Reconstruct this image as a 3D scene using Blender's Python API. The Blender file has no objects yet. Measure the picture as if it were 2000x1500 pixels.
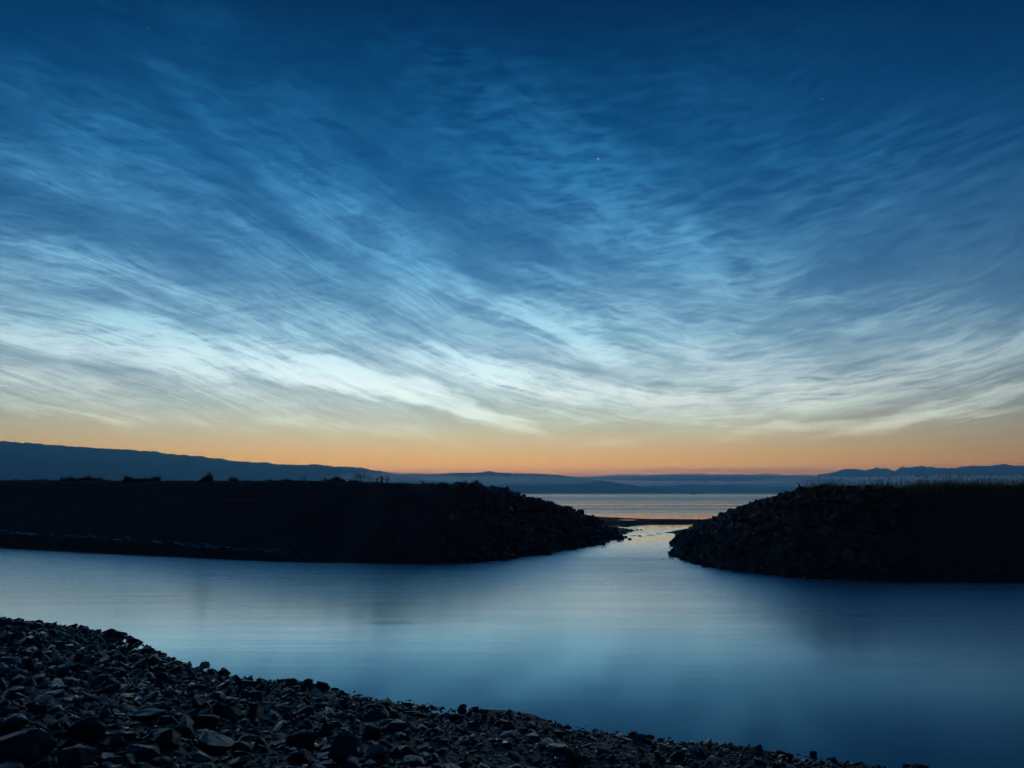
import bpy, bmesh, math, random
import numpy as np
from mathutils import Vector, noise as mnoise

scene = bpy.context.scene
COL = scene.collection
R = math.radians

# ------------------------------------------------------------------ camera
CAM_H, FPX = 3.0, 1570.0                      # eye height over the pool, focal length in photo pixels
PITCH = math.atan(213.0 / FPX)
cam_data = bpy.data.cameras.new("camera")
cam_data.sensor_width = 36.0
cam_data.lens = 36.0 * FPX / 2000.0
cam_data.clip_start, cam_data.clip_end = 0.1, 120000.0
cam = bpy.data.objects.new("camera", cam_data)
COL.objects.link(cam)
cam.location = (0, 0, CAM_H)
cam.rotation_euler = (math.pi / 2 + PITCH, 0, 0)
scene.camera = cam
scene.view_settings.view_transform = 'Standard'
scene.view_settings.look = 'None'
scene.view_settings.exposure = 0.0
scene.view_settings.gamma = 1.0
scene.view_settings.use_curve_mapping = False
scene.render.engine = 'CYCLES'
scene.cycles.use_denoising = True
scene.cycles.use_adaptive_sampling = True
scene.cycles.adaptive_threshold = 0.02
scene.cycles.adaptive_min_samples = 12
scene.cycles.max_bounces = 4
scene.cycles.diffuse_bounces = 2
scene.cycles.glossy_bounces = 3
scene.cycles.volume_bounces = 2


def ray(px, py):
    """Direction of a photograph pixel (used to survey the place)."""
    u, v = (px - 1000.0) / FPX, (750.0 - py) / FPX
    c, s = math.cos(PITCH), math.sin(PITCH)
    return Vector((u, c - v * s, s + v * c)).normalized()


def ground(px, py, z=0.0):
    d = ray(px, py)
    t = (z - CAM_H) / d.z
    return (d.x * t, d.y * t)


def azel(px, py):
    d = ray(px, py)
    return math.degrees(math.atan2(d.x, d.y)), math.degrees(math.asin(d.z))


def lin(r, g, b):
    f = lambda c: (c / 255 / 12.92) if c <= 10 else ((c / 255 + .055) / 1.055) ** 2.4
    return (f(r), f(g), f(b), 1.0)


# ------------------------------------------------------------------ node helpers
class NT:
    dim = '3D'

    def __init__(self, tree):
        self.t = tree
        self.t.nodes.clear()

    def node(self, kind, **kw):
        n = self.t.nodes.new(kind)
        for k, v in kw.items():
            setattr(n, k, v)
        return n

    def put(self, sock, v):
        if hasattr(v, 'is_output'):
            self.t.links.new(v, sock)
        elif v is not None:
            sock.default_value = v

    def math(self, op, a, b=None, c=None, clamp=False):
        n = self.node('ShaderNodeMath', operation=op, use_clamp=clamp)
        for i, v in enumerate((a, b, c)):
            if v is not None:
                self.put(n.inputs[i], v)
        return n.outputs[0]

    def vec(self, x, y, z=0.0):
        n = self.node('ShaderNodeCombineXYZ')
        for i, v in enumerate((x, y, z)):
            self.put(n.inputs[i], v)
        return n.outputs[0]

    def vmath(self, op, a, b=None, out=0):
        n = self.node('ShaderNodeVectorMath', operation=op)
        self.put(n.inputs[0], a)
        if b is not None:
            self.put(n.inputs[1], b)
        return n.outputs[out]

    def scale(self, v, f):
        n = self.node('ShaderNodeVectorMath', operation='SCALE')
        self.put(n.inputs[0], v)
        self.put(n.inputs['Scale'], f)
        return n.outputs[0]

    def mapping(self, v, loc=(0, 0, 0), rot=(0, 0, 0), sc=(1, 1, 1), kind='POINT'):
        n = self.node('ShaderNodeMapping', vector_type=kind)
        self.put(n.inputs['Vector'], v)
        n.inputs['Location'].default_value = loc
        n.inputs['Rotation'].default_value = rot
        n.inputs['Scale'].default_value = sc
        return n.outputs[0]

    def noise(self, v, scale, detail=4, rough=0.55, dist=0.0, kind='FBM', out=0, lac=2.0, dim=None):
        n = self.node('ShaderNodeTexNoise', noise_type=kind, noise_dimensions=dim or self.dim)
        self.put(n.inputs['Vector'], v)
        n.inputs['Scale'].default_value = scale
        n.inputs['Detail'].default_value = detail
        n.inputs['Roughness'].default_value = rough
        n.inputs['Distortion'].default_value = dist
        n.inputs['Lacunarity'].default_value = lac
        return n.outputs[out]

    def rng(self, v, a, b, c=0.0, d=1.0, kind='LINEAR'):
        n = self.node('ShaderNodeMapRange', interpolation_type=kind, clamp=True)
        self.put(n.inputs[0], v)
        for i, x in enumerate((a, b, c, d)):
            self.put(n.inputs[i + 1], x)
        return n.outputs[0]

    def ramp(self, fac, stops, interp='LINEAR'):
        n = self.node('ShaderNodeValToRGB')
        cr = n.color_ramp
        cr.interpolation = interp
        while len(cr.elements) < len(stops):
            cr.elements.new(0.5)
        for e, (p, c) in zip(cr.elements, stops):
            e.position = p
            e.color = c if len(c) == 4 else (*c, 1.0)
        self.put(n.inputs[0], fac)
        return n.outputs[0]

    def mix(self, fac, a, b, blend='MIX'):
        n = self.node('ShaderNodeMix', data_type='RGBA', blend_type=blend)
        n.clamp_factor = False
        self.put(n.inputs['Factor'], fac)
        self.put(n.inputs['A'], a)
        self.put(n.inputs['B'], b)
        return n.outputs['Result']


# ------------------------------------------------------------------ sky: deep twilight with noctilucent cloud
world = bpy.data.worlds.new("World")
scene.world = world
world.use_nodes = True
W = NT(world.node_tree)
W.dim = '2D'
tc = W.node('ShaderNodeTexCoord')
D = W.vmath('NORMALIZE', tc.outputs['Generated'])
sep = W.node('ShaderNodeSeparateXYZ')
W.put(sep.inputs[0], D)
dx, dy, dz = sep.outputs
AZ = W.math('MULTIPLY', W.math('ARCTAN2', dx, dy), 180 / math.pi)
EL = W.math('MULTIPLY', W.math('ARCSINE', dz), 180 / math.pi)

AIRK = 0.80
# clear twilight gradient by elevation
def E(y):                                     # elevation of a photo row on the centre column
    return azel(1000, y)[1]
GR = [(-90, (20, 26, 32)), (-0.5, (150, 115, 95)), (0.0, (196, 128, 92)), (E(932), (224, 138, 58)), (E(912), (234, 161, 52)),
      (E(893), (228, 172, 72)), (E(872), (213, 178, 114)), (E(850), (198, 182, 136)), (E(825), (180, 180, 152)),
      (E(795), (160, 172, 162)), (E(750), (134, 161, 170)), (E(700), (112, 148, 168)),
      (E(640), (84, 131, 163)), (E(560), (56, 109, 151)), (E(460), (32, 90, 138)), (E(360), (14, 77, 126)),
      (E(250), (3, 65, 113)), (E(130), (0, 52, 96)), (E(0), (0, 38, 78)), (50, (0, 32, 66)), (90, (0, 24, 52))]
fac = W.rng(EL, -90, 90)
# non-linear axis so that the horizon keeps its resolution
axis = lambda e: 0.0 if e <= -90 else (0.02 if e < 0 else 0.04 + 0.96 * (e / 90.0) ** 0.5)
elp = W.math('MAXIMUM', EL, 0.0)
fac = W.math('ADD', W.math('MULTIPLY', W.math('POWER', W.math('DIVIDE', elp, 90.0), 0.5), 0.96),
             W.rng(EL, -1.0, 0.0, 0.0, 0.04))
AIR = lambda e: math.exp(AIRK * min(0.064 / math.sin(R(max(e, 0.9))), 2.6)) if e > 0 else 1.0    # what the low haze takes away is behind it in full
clear = W.ramp(fac, [(axis(e), tuple(v * AIR(e) for v in lin(*c)[:3])) for e, c in GR])
# cooler, rosier dusk away from the glow's azimuth, darker towards the south
azg = W.math('ADD', AZ, 9.0)
glow = W.math('POWER', 2.718, W.math('MULTIPLY', W.math('MULTIPLY', azg, azg), -1.0 / (57.0 ** 2)))
glow = W.rng(glow, 0.0, 1.0, 0.16, 1.05)
clear = W.mix(1.0, clear, W.vec(glow, glow, W.math('POWER', glow, 0.8)), 'MULTIPLY')

edge = W.math('MULTIPLY', W.math('ADD', AZ, 4.0), 1.0 / 40.0)
edge = W.rng(W.math('MULTIPLY', edge, edge), 0.0, 1.0, 1.0, 0.72)
edge = W.math('MAXIMUM', edge, W.rng(EL, 1.0, 9.0, 0.0, 1.0))
clear = W.mix(1.0, clear, W.vec(edge, edge, edge), 'MULTIPLY')

# --- cloud sheet coordinates: u follows azimuth, v is constant along the drift lines, which fan out
# towards the vanishing point of the high layer (slopes surveyed from the streaks)
ac = W.math('MAXIMUM', W.math('MINIMUM', AZ, 36.0), -38.0)
poly = W.math('MULTIPLY_ADD', ac, -1.368541e-07, 1.102113e-05)
poly = W.math('MULTIPLY_ADD', ac, poly, 6.282144e-04)
poly = W.math('MULTIPLY_ADD', ac, poly, -2.894066e-02)
hh_ = W.math('MULTIPLY', ac, poly)
vv = W.math('SUBTRACT', W.math('LOGARITHM', W.math('ADD', W.math('MAXIMUM', EL, 0.0), 3.0), 2.71828), W.math('MULTIPLY', hh_, W.rng(EL, 8.0, 30.0, 1.0, 0.30)))
UV = W.vec(AZ, vv, 0.0)
wob = W.vmath('SUBTRACT', W.noise(W.vec(W.math('MULTIPLY', AZ, 0.10), W.math('MULTIPLY', vv, 3.0), 0.0), 1.0, 3, 0.55, out=1), (0.5, 0.5, 0.5))
U1 = W.vmath('ADD', UV, W.vmath('MULTIPLY', wob, (3.0, 0.16, 0)))
streak = W.noise(W.mapping(U1, sc=(0.075, 7.5, 1)), 1.0, 6, 0.58)
fibre = W.noise(W.mapping(U1, loc=(3, 7, 0), sc=(0.23, 30, 1)), 1.0, 6, 0.68)
fib2 = W.noise(W.vec(W.math('MULTIPLY', AZ, 0.32), W.math('MULTIPLY', W.math('SUBTRACT', EL, W.math('MULTIPLY', AZ, 0.16)), 1.8), 0.0), 1.0, 6, 0.68)
# billows: short soft waves lying across the drift
RV = W.vec(W.math('MULTIPLY', AZ, 0.34), W.math('MULTIPLY', W.math('SUBTRACT', EL, W.math('MULTIPLY', W.math('MULTIPLY', ac, ac), 0.0036)), 1.65), 0.0)
RV = W.vmath('ADD', RV, W.vmath('MULTIPLY', wob, (0.9, 1.1, 0)))
cross = W.noise(RV, 1.0, 4, 0.55)
billow = W.rng(cross, 0.42, 0.80, 0.0, 1.0)
lump = W.noise(W.mapping(U1, loc=(1, 5, 0), sc=(0.11, 4.0, 1)), 1.0, 4, 0.6)

# --- where the bright bands lie (azimuth / elevation, degrees)
AE = W.vec(AZ, EL, 1.0)
wa = W.vmath('SUBTRACT', W.noise(AE, 0.16, 3, 0.55, out=1), (0.5, 0.5, 0.5))
AEw = W.vmath('ADD', AE, W.vmath('MULTIPLY', wa, (4.5, 1.5, 0)))


def band(px, py, L, Wd, ang, w):
    """A soft elongated patch of cloud; centre, half sizes and tilt are surveyed in photo pixels."""
    a, e = azel(px, py)
    c, s = math.cos(R(ang)), math.sin(R(ang))
    a2, e2 = azel(px + L * c, py + L * s)
    a3, e3 = azel(px - Wd * s, py + Wd * c)
    hl, hw = math.hypot(a2 - a, e2 - e), math.hypot(a3 - a, e3 - e)
    th = math.atan2(e2 - e, a2 - a)
    ct, st = math.cos(th), math.sin(th)
    x_ = W.vmath('DOT_PRODUCT', AEw, (ct / hl, st / hl, -(a * ct + e * st) / hl), out=1)
    y_ = W.vmath('DOT_PRODUCT', AEw, (-st / hw, ct / hw, -(-a * st + e * ct) / hw), out=1)
    r2 = W.math('MULTIPLY_ADD', y_, y_, W.math('MULTIPLY', x_, x_))
    return W.rng(r2, -0.35, 1.9, w * 1.12, 0.0, 'SMOOTHERSTEP')


def total(lst):
    acc = None
    for b in lst:
        v = band(*b)
        acc = v if acc is None else W.math('ADD', acc, v)
    return acc

VEILS = [  # centre x, y, half length, half width, tilt, weight
    (120, 652, 420, 38, 11, 0.9), (520, 705, 370, 34, 12, 1.7), (790, 762, 250, 20, 18, 1.5), (330, 690, 340, 50, 10, 0.32), (900, 786, 150, 10, 17, .4),
    (905, 716, 100, 34, 15, 1.4), (1075, 752, 180, 30, 10, 1.3), (1030, 612, 190, 24, 24, 1.1), (1140, 655, 110, 45, 35, 0.7),
    (600, 370, 330, 46, 37, 0.38), (860, 560, 260, 70, 28, 0.42), (200, 350, 330, 70, 22, 0.24), (20, 325, 150, 45, 25, 0.32),
    (60, 480, 200, 10, 13, 0.7), (170, 555, 420, 60, 13, 0.30), (480, 470, 420, 50, 27, 0.28), (150, 215, 230, 50, 26, 0.26),
    (560, 640, 500, 60, 17, 0.32), (1250, 620, 300, 60, 16, 0.32), (1380, 500, 280, 75, 24, 0.20), (1720, 628, 420, 20, -3, 0.30),
    (1650, 730, 460, 70, -6, 0.42), (1850, 795, 330, 14, -14, 0.8), (1700, 822, 330, 10, -5, 0.7), (1420, 790, 300, 34, -4, 0.5),
    (1240, 800, 260, 30, 4, 0.4), (1920, 690, 240, 40, -18, 0.25), (300, 760, 420, 30, 4, 0.28), (1600, 570, 300, 30, 4, 0.10),
    (1330, 700, 330, 60, 8, 0.35), (620, 210, 420, 130, 25, 0.07), (800, 420, 300, 110, 35, 0.09), (350, 80, 420, 80, 18, 0.06), (250, 805, 420, 22, 4, .22), (700, 835, 300, 16, 6, .16), (1500, 845, 420, 14, -4, .22),
]
RIPPLES = [
    (960, 230, 260, 130, 25, 0.27), (1190, 410, 280, 110, 35, 0.36), (1420, 380, 400, 130, -10, 0.22), (1780, 330, 360, 130, -16, 0.16),
    (1330, 500, 240, 80, 20, 0.38), (320, 300, 340, 110, 24, 0.24), (1350, 170, 420, 110, -14, 0.10), (1350, 300, 900, 300, 5, 0.06),
]

veils = total(VEILS)
ripples = total(RIPPLES)
strand = W.rng(W.math('ABSOLUTE', W.math('SUBTRACT', streak, 0.53)), 0.0, 0.040, 1.0, 0.0, 'SMOOTHSTEP')      # thin drawn-out filaments
cross2 = W.rng(W.math('ABSOLUTE', W.math('SUBTRACT', fib2, 0.54)), 0.0, 0.045, 1.0, 0.0, 'SMOOTHSTEP')
tex = W.math('ADD', W.math('MULTIPLY', W.rng(streak, 0.33, 0.68), 0.58), W.math('MULTIPLY', W.rng(fibre, 0.39, 0.63), W.rng(EL, 9.0, 24.0, 0.62, 0.30)))
tex = W.math('ADD', tex, W.math('ADD', W.math('MULTIPLY', strand, 0.36), W.math('MULTIPLY', cross2, 0.20)))
tex = W.math('ADD', W.math('MULTIPLY', tex, 0.80), W.math('MULTIPLY', W.rng(fib2, 0.38, 0.68), 0.26))
tex = W.math('MULTIPLY', tex, W.rng(lump, 0.30, 0.66, 0.50, 1.30))
tex = W.math('POWER', W.math('MAXIMUM', tex, 0.0), 1.25)
dens = W.math('MULTIPLY', veils, W.math('ADD', W.math('MULTIPLY', tex, 1.25), 0.10))
dens = W.math('ADD', dens, W.math('MULTIPLY', ripples, W.math('ADD', W.math('MULTIPLY', billow, 0.75), W.math('MULTIPLY', tex, 0.45))))
# a thin sheet over the whole sky, thicker towards the horizon
sheet = W.rng(EL, 1.5, 8.5, 0.0, 1.0, 'SMOOTHSTEP')
sheet = W.math('MULTIPLY', W.math('MULTIPLY', sheet, W.rng(AZ, 10.0, 36.0, 1.0, 0.6)), W.rng(EL, 6.0, 28.0, 0.32, 0.02))
dens = W.math('ADD', dens, W.math('MULTIPLY', sheet, W.math('MULTIPLY', tex, 1.0)))
dens = W.math('MULTIPLY', dens, W.rng(EL, 0.8, 5.0, 0.0, 1.0, 'SMOOTHSTEP'))
CC = [(0.0, (255, 215, 140)), (3.0, (250, 226, 160)), (5.0, (236, 246, 226)), (7.5, (232, 250, 246)), (11, (180, 226, 240)),
      (16, (112, 182, 222)), (22, (62, 150, 204)), (33, (6, 104, 164)), (60, (2, 85, 145)), (90, (0, 66, 125))]
ccol = W.ramp(W.math('POWER', W.math('DIVIDE', elp, 90.0), 0.5), [((e / 90) ** .5, tuple(v * AIR(e) for v in lin(*c)[:3])) for e, c in CC])
ccol = W.mix(1.0, ccol, W.vec(glow, glow, glow), 'MULTIPLY')
dens = W.math('SUBTRACT', 1.0, W.math('POWER', 2.71828, W.math('MULTIPLY', dens, -1.05)))
sky = W.mix(W.math('MULTIPLY', dens, W.rng(glow, 0.16, 0.5)), clear, ccol)
# a small share of a physical twilight sky with the sun just under the horizon
nis = W.node('ShaderNodeTexSky', sky_type='NISHITA', sun_disc=False)
nis.sun_elevation, nis.sun_rotation = R(-7.0), R(-9.0)
sky = W.mix(1.0, sky, W.mix(1.0, nis.outputs[0], (0.05, 0.05, 0.05, 1), 'MULTIPLY'), 'ADD')
# the few stars that get through
for sx, sy, amp in ((1168, 310, .6), (1000, 424, .16), (290, 54, .12), (1606, 194, .12), (1780, 358, .10)):
    dd = W.math('SUBTRACT', 1.0, W.vmath('DOT_PRODUCT', D, tuple(ray(sx, sy)), out=1))
    s = W.rng(dd, 0.0, 1.6e-7 * 2.2, amp, 0.0)
    sky = W.mix(1.0, sky, W.vec(s, s, s), 'ADD')
bg = W.node('ShaderNodeBackground')
W.put(bg.inputs['Color'], sky)
bg.inputs['Strength'].default_value = 1.0
wo = W.node('ShaderNodeOutputWorld')
W.put(wo.inputs['Surface'], bg.outputs[0])
world.cycles.sampling_method = 'MANUAL'
world.cycles.sample_map_resolution = 512

# ------------------------------------------------------------------ terrain functions (metres; pool surface is z = 0)
SEA_Z = -0.5


def vnoise(x, y, seed=0):
    """Smooth value noise in [-1, 1], vectorised."""
    x, y = np.asarray(x, float), np.asarray(y, float)
    xi, yi = np.floor(x).astype(np.int64), np.floor(y).astype(np.int64)
    xf, yf = x - xi, y - yi
    def h(a, b):
        n = (a * 374761393 + b * 668265263 + seed * 974634777) & 0xffffffff
        n = ((n ^ (n >> 13)) * 1274126177) & 0xffffffff
        n = n ^ (n >> 16)
        return (n & 0xffff) / 32767.5 - 1.0
    u, v = xf * xf * (3 - 2 * xf), yf * yf * (3 - 2 * yf)
    return (h(xi, yi) * (1 - u) + h(xi + 1, yi) * u) * (1 - v) + (h(xi, yi + 1) * (1 - u) + h(xi + 1, yi + 1) * u) * v


def fbm(x, y, octv=4, seed=0, gain=0.5):
    s, a, f = 0.0, 1.0, 1.0
    for i in range(octv):
        s = s + a * vnoise(x * f, y * f, seed + i * 17)
        a, f = a * gain, f * 2.03
    return s


def sdist(x, y, poly):
    """Signed distance to a closed polygon, positive inside."""
    x, y = np.asarray(x, float), np.asarray(y, float)
    best = np.full(x.shape, 1e18)
    inside = np.zeros(x.shape, bool)
    n = len(poly)
    for i in range(n):
        (x1, y1), (x2, y2) = poly[i], poly[(i + 1) % n]
        ex, ey = x2 - x1, y2 - y1
        t = np.clip(((x - x1) * ex + (y - y1) * ey) / (ex * ex + ey * ey), 0, 1)
        best = np.minimum(best, (x - x1 - t * ex) ** 2 + (y - y1 - t * ey) ** 2)
        c = (y1 > y) != (y2 > y)
        xx = x1 + (y - y1) * ex / (ey if abs(ey) > 1e-9 else 1e-9)
        inside ^= c & (x < xx)
    d = np.sqrt(best)
    return np.where(inside, d, -d)


def sstep(a, b, v):
    t = np.clip((v - a) / (b - a), 0, 1)
    return t * t * (3 - 2 * t)


def smin(a, b, k):
    h = np.clip(0.5 + 0.5 * (b - a) / k, 0, 1)
    return b * (1 - h) + a * h - k * h * (1 - h)


G = ground
LEFT_POLY = [(-170, 118), (-90, 78), (-48, 55)] + [G(*p) for p in ((0, 1068), (150, 1077), (300, 1085), (450, 1093), (600, 1099), (720, 1101),
             (850, 1102), (950, 1096), (1050, 1083), (1120, 1071), (1180, 1060), (1214, 1047))] + \
            [(7.2, 61), (4.5, 70), (0, 80), (-12, 88), (-45, 104), (-170, 170)]
RIGHT_POLY = [G(*p) for p in ((1338, 1047), (1323, 1058), (1319, 1072), (1325, 1086), (1350, 1097), (1400, 1108), (1500, 1122), (1600, 1132),
              (1750, 1137), (2000, 1138))] + [(30, 26.4), (60, 27), (170, 40), (170, 150), (60, 104), (30, 94), (21, 82), (15, 68)]
NEAR_POLY = [(-90, 34), (-40, 28), (-22, 23)] + [G(*p) for p in ((0, 1216), (130, 1222), (215, 1234), (275, 1264), (330, 1292), (420, 1310), (600, 1341),
             (800, 1370), (1000, 1402), (1200, 1428), (1400, 1456), (1600, 1484), (1790, 1506))] + \
            [(6.6, 6.6), (9.5, 4.6), (15, 1.5), (30, -8), (60, -30), (0, -60), (-90, -60)]


def h_left(x, y):
    x, y = np.asarray(x, float), np.asarray(y, float)
    d = sdist(x, y, LEFT_POLY) + 0.35 * fbm(x * 0.35, y * 0.35, 3, 5) * sstep(-14, -4, x)
    nose = sstep(-7, 2, x)
    k = 0.47 + 0.20 * nose
    top = np.interp(x, [-90, -48, -26, -12, -8, -3, -0.5, 1, 3, 4.5, 6, 8], [4.8, 4.05, 3.80, 3.72, 3.60, 3.38, 2.96, 2.50, 2.00, 1.50, 1.15, 0.6])
    top = top + 0.03 * fbm(x * 0.5, y * 0.5, 3, 9)
    # cut bank and wet shelf on the outer bend
    sc = np.interp(x, [-60, -28, -17, -9, -6], [0.85, 0.72, 0.48, 0.16, 0.0])
    face = np.where(d < 0.3, d * 2.6 * np.maximum(sc, .15) / 0.72, 0)
    cut = sc * sstep(0.0, 0.35, d) + 0.04 * np.clip(d - 0.35, 0, 1.5) + k * np.clip(d - 1.4, 0, 99)
    plain = k * d
    w = sstep(0.02, 0.12, sc)
    h = np.where(d > 0, cut * w + plain * (1 - w), 0.6 * d)
    h = smin(h, top - 0.010 * np.clip(d - 9, 0, 40), 0.35)
    rough = 0.05 + 0.08 * nose
    return h + rough * fbm(x * 1.1, y * 1.1, 4, 3) * sstep(-0.2, 0.8, d)


def h_right(x, y):
    x, y = np.asarray(x, float), np.asarray(y, float)
    d = sdist(x, y, RIGHT_POLY) + 0.35 * fbm(x * 0.35, y * 0.35, 3, 25)
    k = np.interp(x, [8, 12, 16, 22], [0.72, 0.62, 0.50, 0.46])
    az = x / np.maximum(y, 1)
    top = np.interp(az, [0.205, 0.245, 0.28, 0.32, 0.345, 0.365, 0.40, 0.52, 0.7, 1.4], [0.45, 1.05, 1.85, 2.46, 2.78, 2.98, 3.04, 3.02, 3.05, 3.3])
    top = top + 0.05 * fbm(x * 0.5, y * 0.5, 3, 29)
    h = np.where(d > 0, k * d, 0.6 * d)
    h = smin(h, top - 0.010 * np.clip(d - 9, 0, 40), 0.3)
    nose = 1 - sstep(13, 19, x)
    return h + (0.05 + 0.08 * nose) * fbm(x * 1.1, y * 1.1, 4, 23) * sstep(-0.2, 0.8, d)


def h_near(x, y):
    x, y = np.asarray(x, float), np.asarray(y, float)
    d = sdist(x, y, NEAR_POLY) + 0.25 * fbm(x * 0.6, y * 0.6, 3, 45)
    h = np.where(d > 0, 0.055 * np.clip(d, 0, 0.6) + 0.168 * np.clip(d - 0.3, 0, 99), 0.3 * d)
    h = smin(h, 2.2 + 0 * x, 0.5)
    heap = 0.28 * np.exp(-(((x + 12.6) / 1.1) ** 2 + ((y - 17.6) / 2.2) ** 2))
    return h + heap + 0.07 * fbm(x * 0.8, y * 0.8, 4, 43) * sstep(-0.3, 0.8, d)


SPIT_POLY = [G(px, py, -0.42) for px, py in ((1120, 1024), (1176, 1024), (1262, 1023.6), (1300, 1021), (1420, 1020), (1520, 1020.5), (1520, 1017.5), (1400, 1017.2),
             (1300, 1016), (1250, 1014.3), (1180, 1010.5), (1120, 1006), (1050, 1001))]
BAR_L = [G(px, py, -0.02) for px, py in ((1150, 1056), (1204, 1048), (1232, 1044), (1242, 1036), (1226, 1029), (1195, 1027), (1160, 1027))]
BAR_R = [G(px, py, -0.02) for px, py in ((1340, 1052), (1310, 1046), (1296, 1041.5), (1306, 1036), (1336, 1030.5), (1380, 1026), (1440, 1022), (1470, 1040))]


def h_spit(x, y):
    d = sdist(x, y, SPIT_POLY) + 0.5 * fbm(np.asarray(x) * .3, np.asarray(y) * .3, 3, 61)
    return SEA_Z + smin(0.12 * d, 0.34 + 0 * d, 0.1) + 0.02 * fbm(np.asarray(x) * .9, np.asarray(y) * .9, 3, 63)


def h_bar(poly, x, y, seed):
    d = sdist(x, y, poly) + 0.5 * fbm(np.asarray(x) * .5, np.asarray(y) * .5, 3, seed)
    return -0.08 - 0.25 * sstep(60, 80, np.asarray(y)) + smin(0.16 * d, 0.30 + 0 * d, 0.15) + 0.03 * fbm(np.asarray(x) * 1.3, np.asarray(y) * 1.3, 3, seed + 1)


def h_river(x, y):
    x, y = np.asarray(x, float), np.asarray(y, float)
    f = sstep(57.5, 90, y) * sstep(-12, -4, x)
    r = sstep(56.5, 59, y) * (1 - sstep(84, 94, y)) * sstep(-12, -4, x)
    wave = 0.055 * fbm(x * 0.9, y * 0.55, 4, 71, 0.6) + 0.03 * np.abs(fbm(x * 2.2, y * 1.1, 2, 75))
    return -0.56 * f + wave * r


def hit(px, py, hf, t0=3.0, t1=120.0):
    """First point of a surveyed ray on a height field."""
    d = ray(px, py)
    t = np.linspace(t0, t1, 6000)
    x, y, z = d.x * t, d.y * t, CAM_H + d.z * t
    below = np.nonzero(z < hf(x, y))[0]
    if not len(below):
        return None
    i = below[0]
    return Vector((x[i], y[i], float(hf(x[i:i + 1], y[i:i + 1])[0])))

# ------------------------------------------------------------------ object helpers
def obj(name, mesh, mat=None, parent=None, loc=None, rot=None, scale=None):
    o = bpy.data.objects.new(name, mesh)
    COL.objects.link(o)
    if mat is not None and mesh is not None and not len(mesh.materials):
        mesh.materials.append(mat)
    if parent is not None:
        o.parent = parent
    if loc is not None:
        o.location = loc
    if rot is not None:
        o.rotation_euler = rot
    if scale is not None:
        o.scale = scale
    return o


def tag(o, label=None, cat=None, group=None, kind=None):
    for k, v in (('label', label), ('category', cat), ('group', group), ('kind', kind)):
        if v:
            o[k] = v
    return o


def mesh_from(name, verts, faces, smooth=False):
    m = bpy.data.meshes.new(name)
    m.from_pydata([tuple(map(float, v)) for v in verts], [], [tuple(map(int, f)) for f in faces])
    if smooth:
        m.polygons.foreach_set('use_smooth', [True] * len(m.polygons))
    m.update()
    return m


def mesh_np(name, v, f, smooth=False):
    """Fast mesh from numpy arrays; f is an (n, 3) or (n, 4) index array."""
    m = bpy.data.meshes.new(name)
    v, f = np.ascontiguousarray(v, np.float32), np.ascontiguousarray(f, np.int32)
    n, k = f.shape
    m.vertices.add(len(v))
    m.vertices.foreach_set('co', v.ravel())
    m.loops.add(n * k)
    m.loops.foreach_set('vertex_index', f.ravel())
    m.polygons.add(n)
    m.polygons.foreach_set('loop_start', np.arange(0, n * k, k, dtype=np.int32))
    m.polygons.foreach_set('loop_total', np.full(n, k, np.int32))
    if smooth:
        m.polygons.foreach_set('use_smooth', np.ones(n, bool))
    m.update(calc_edges=True)
    m.validate()
    return m


def field(name, xs, ys, hf, keep=None, smooth=True):
    X, Y = np.meshgrid(xs, ys)
    Z = hf(X.ravel(), Y.ravel()).reshape(X.shape)
    v = np.stack([X.ravel(), Y.ravel(), Z.ravel()], 1)
    ny, nx = X.shape
    i = np.arange(ny * nx).reshape(ny, nx)
    f = np.stack([i[:-1, :-1].ravel(), i[:-1, 1:].ravel(), i[1:, 1:].ravel(), i[1:, :-1].ravel()], 1)
    if keep is not None:
        k = keep(v[f].mean(1))
        f = f[k]
        used = np.unique(f)
        rm = np.full(len(v), -1)
        rm[used] = np.arange(len(used))
        v, f = v[used], rm[f]
    return mesh_np(name, v, f, smooth)


# ------------------------------------------------------------------ materials
def material(name):
    m = bpy.data.materials.new(name)
    m.use_nodes = True
    n = NT(m.node_tree)
    out = n.node('ShaderNodeOutputMaterial')
    b = n.node('ShaderNodeBsdfPrincipled')
    n.t.links.new(b.outputs[0], out.inputs['Surface'])
    n.out = out
    return m, n, b


def set_bump(n, b, h, strength, dist=1.0):
    bp = n.node('ShaderNodeBump')
    bp.inputs['Strength'].default_value = strength
    bp.inputs['Distance'].default_value = dist
    n.put(bp.inputs['Height'], h)
    n.put(b.inputs['Normal'], bp.outputs[0])
    n.put(b.inputs['Coat Normal'], bp.outputs[0])


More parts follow.
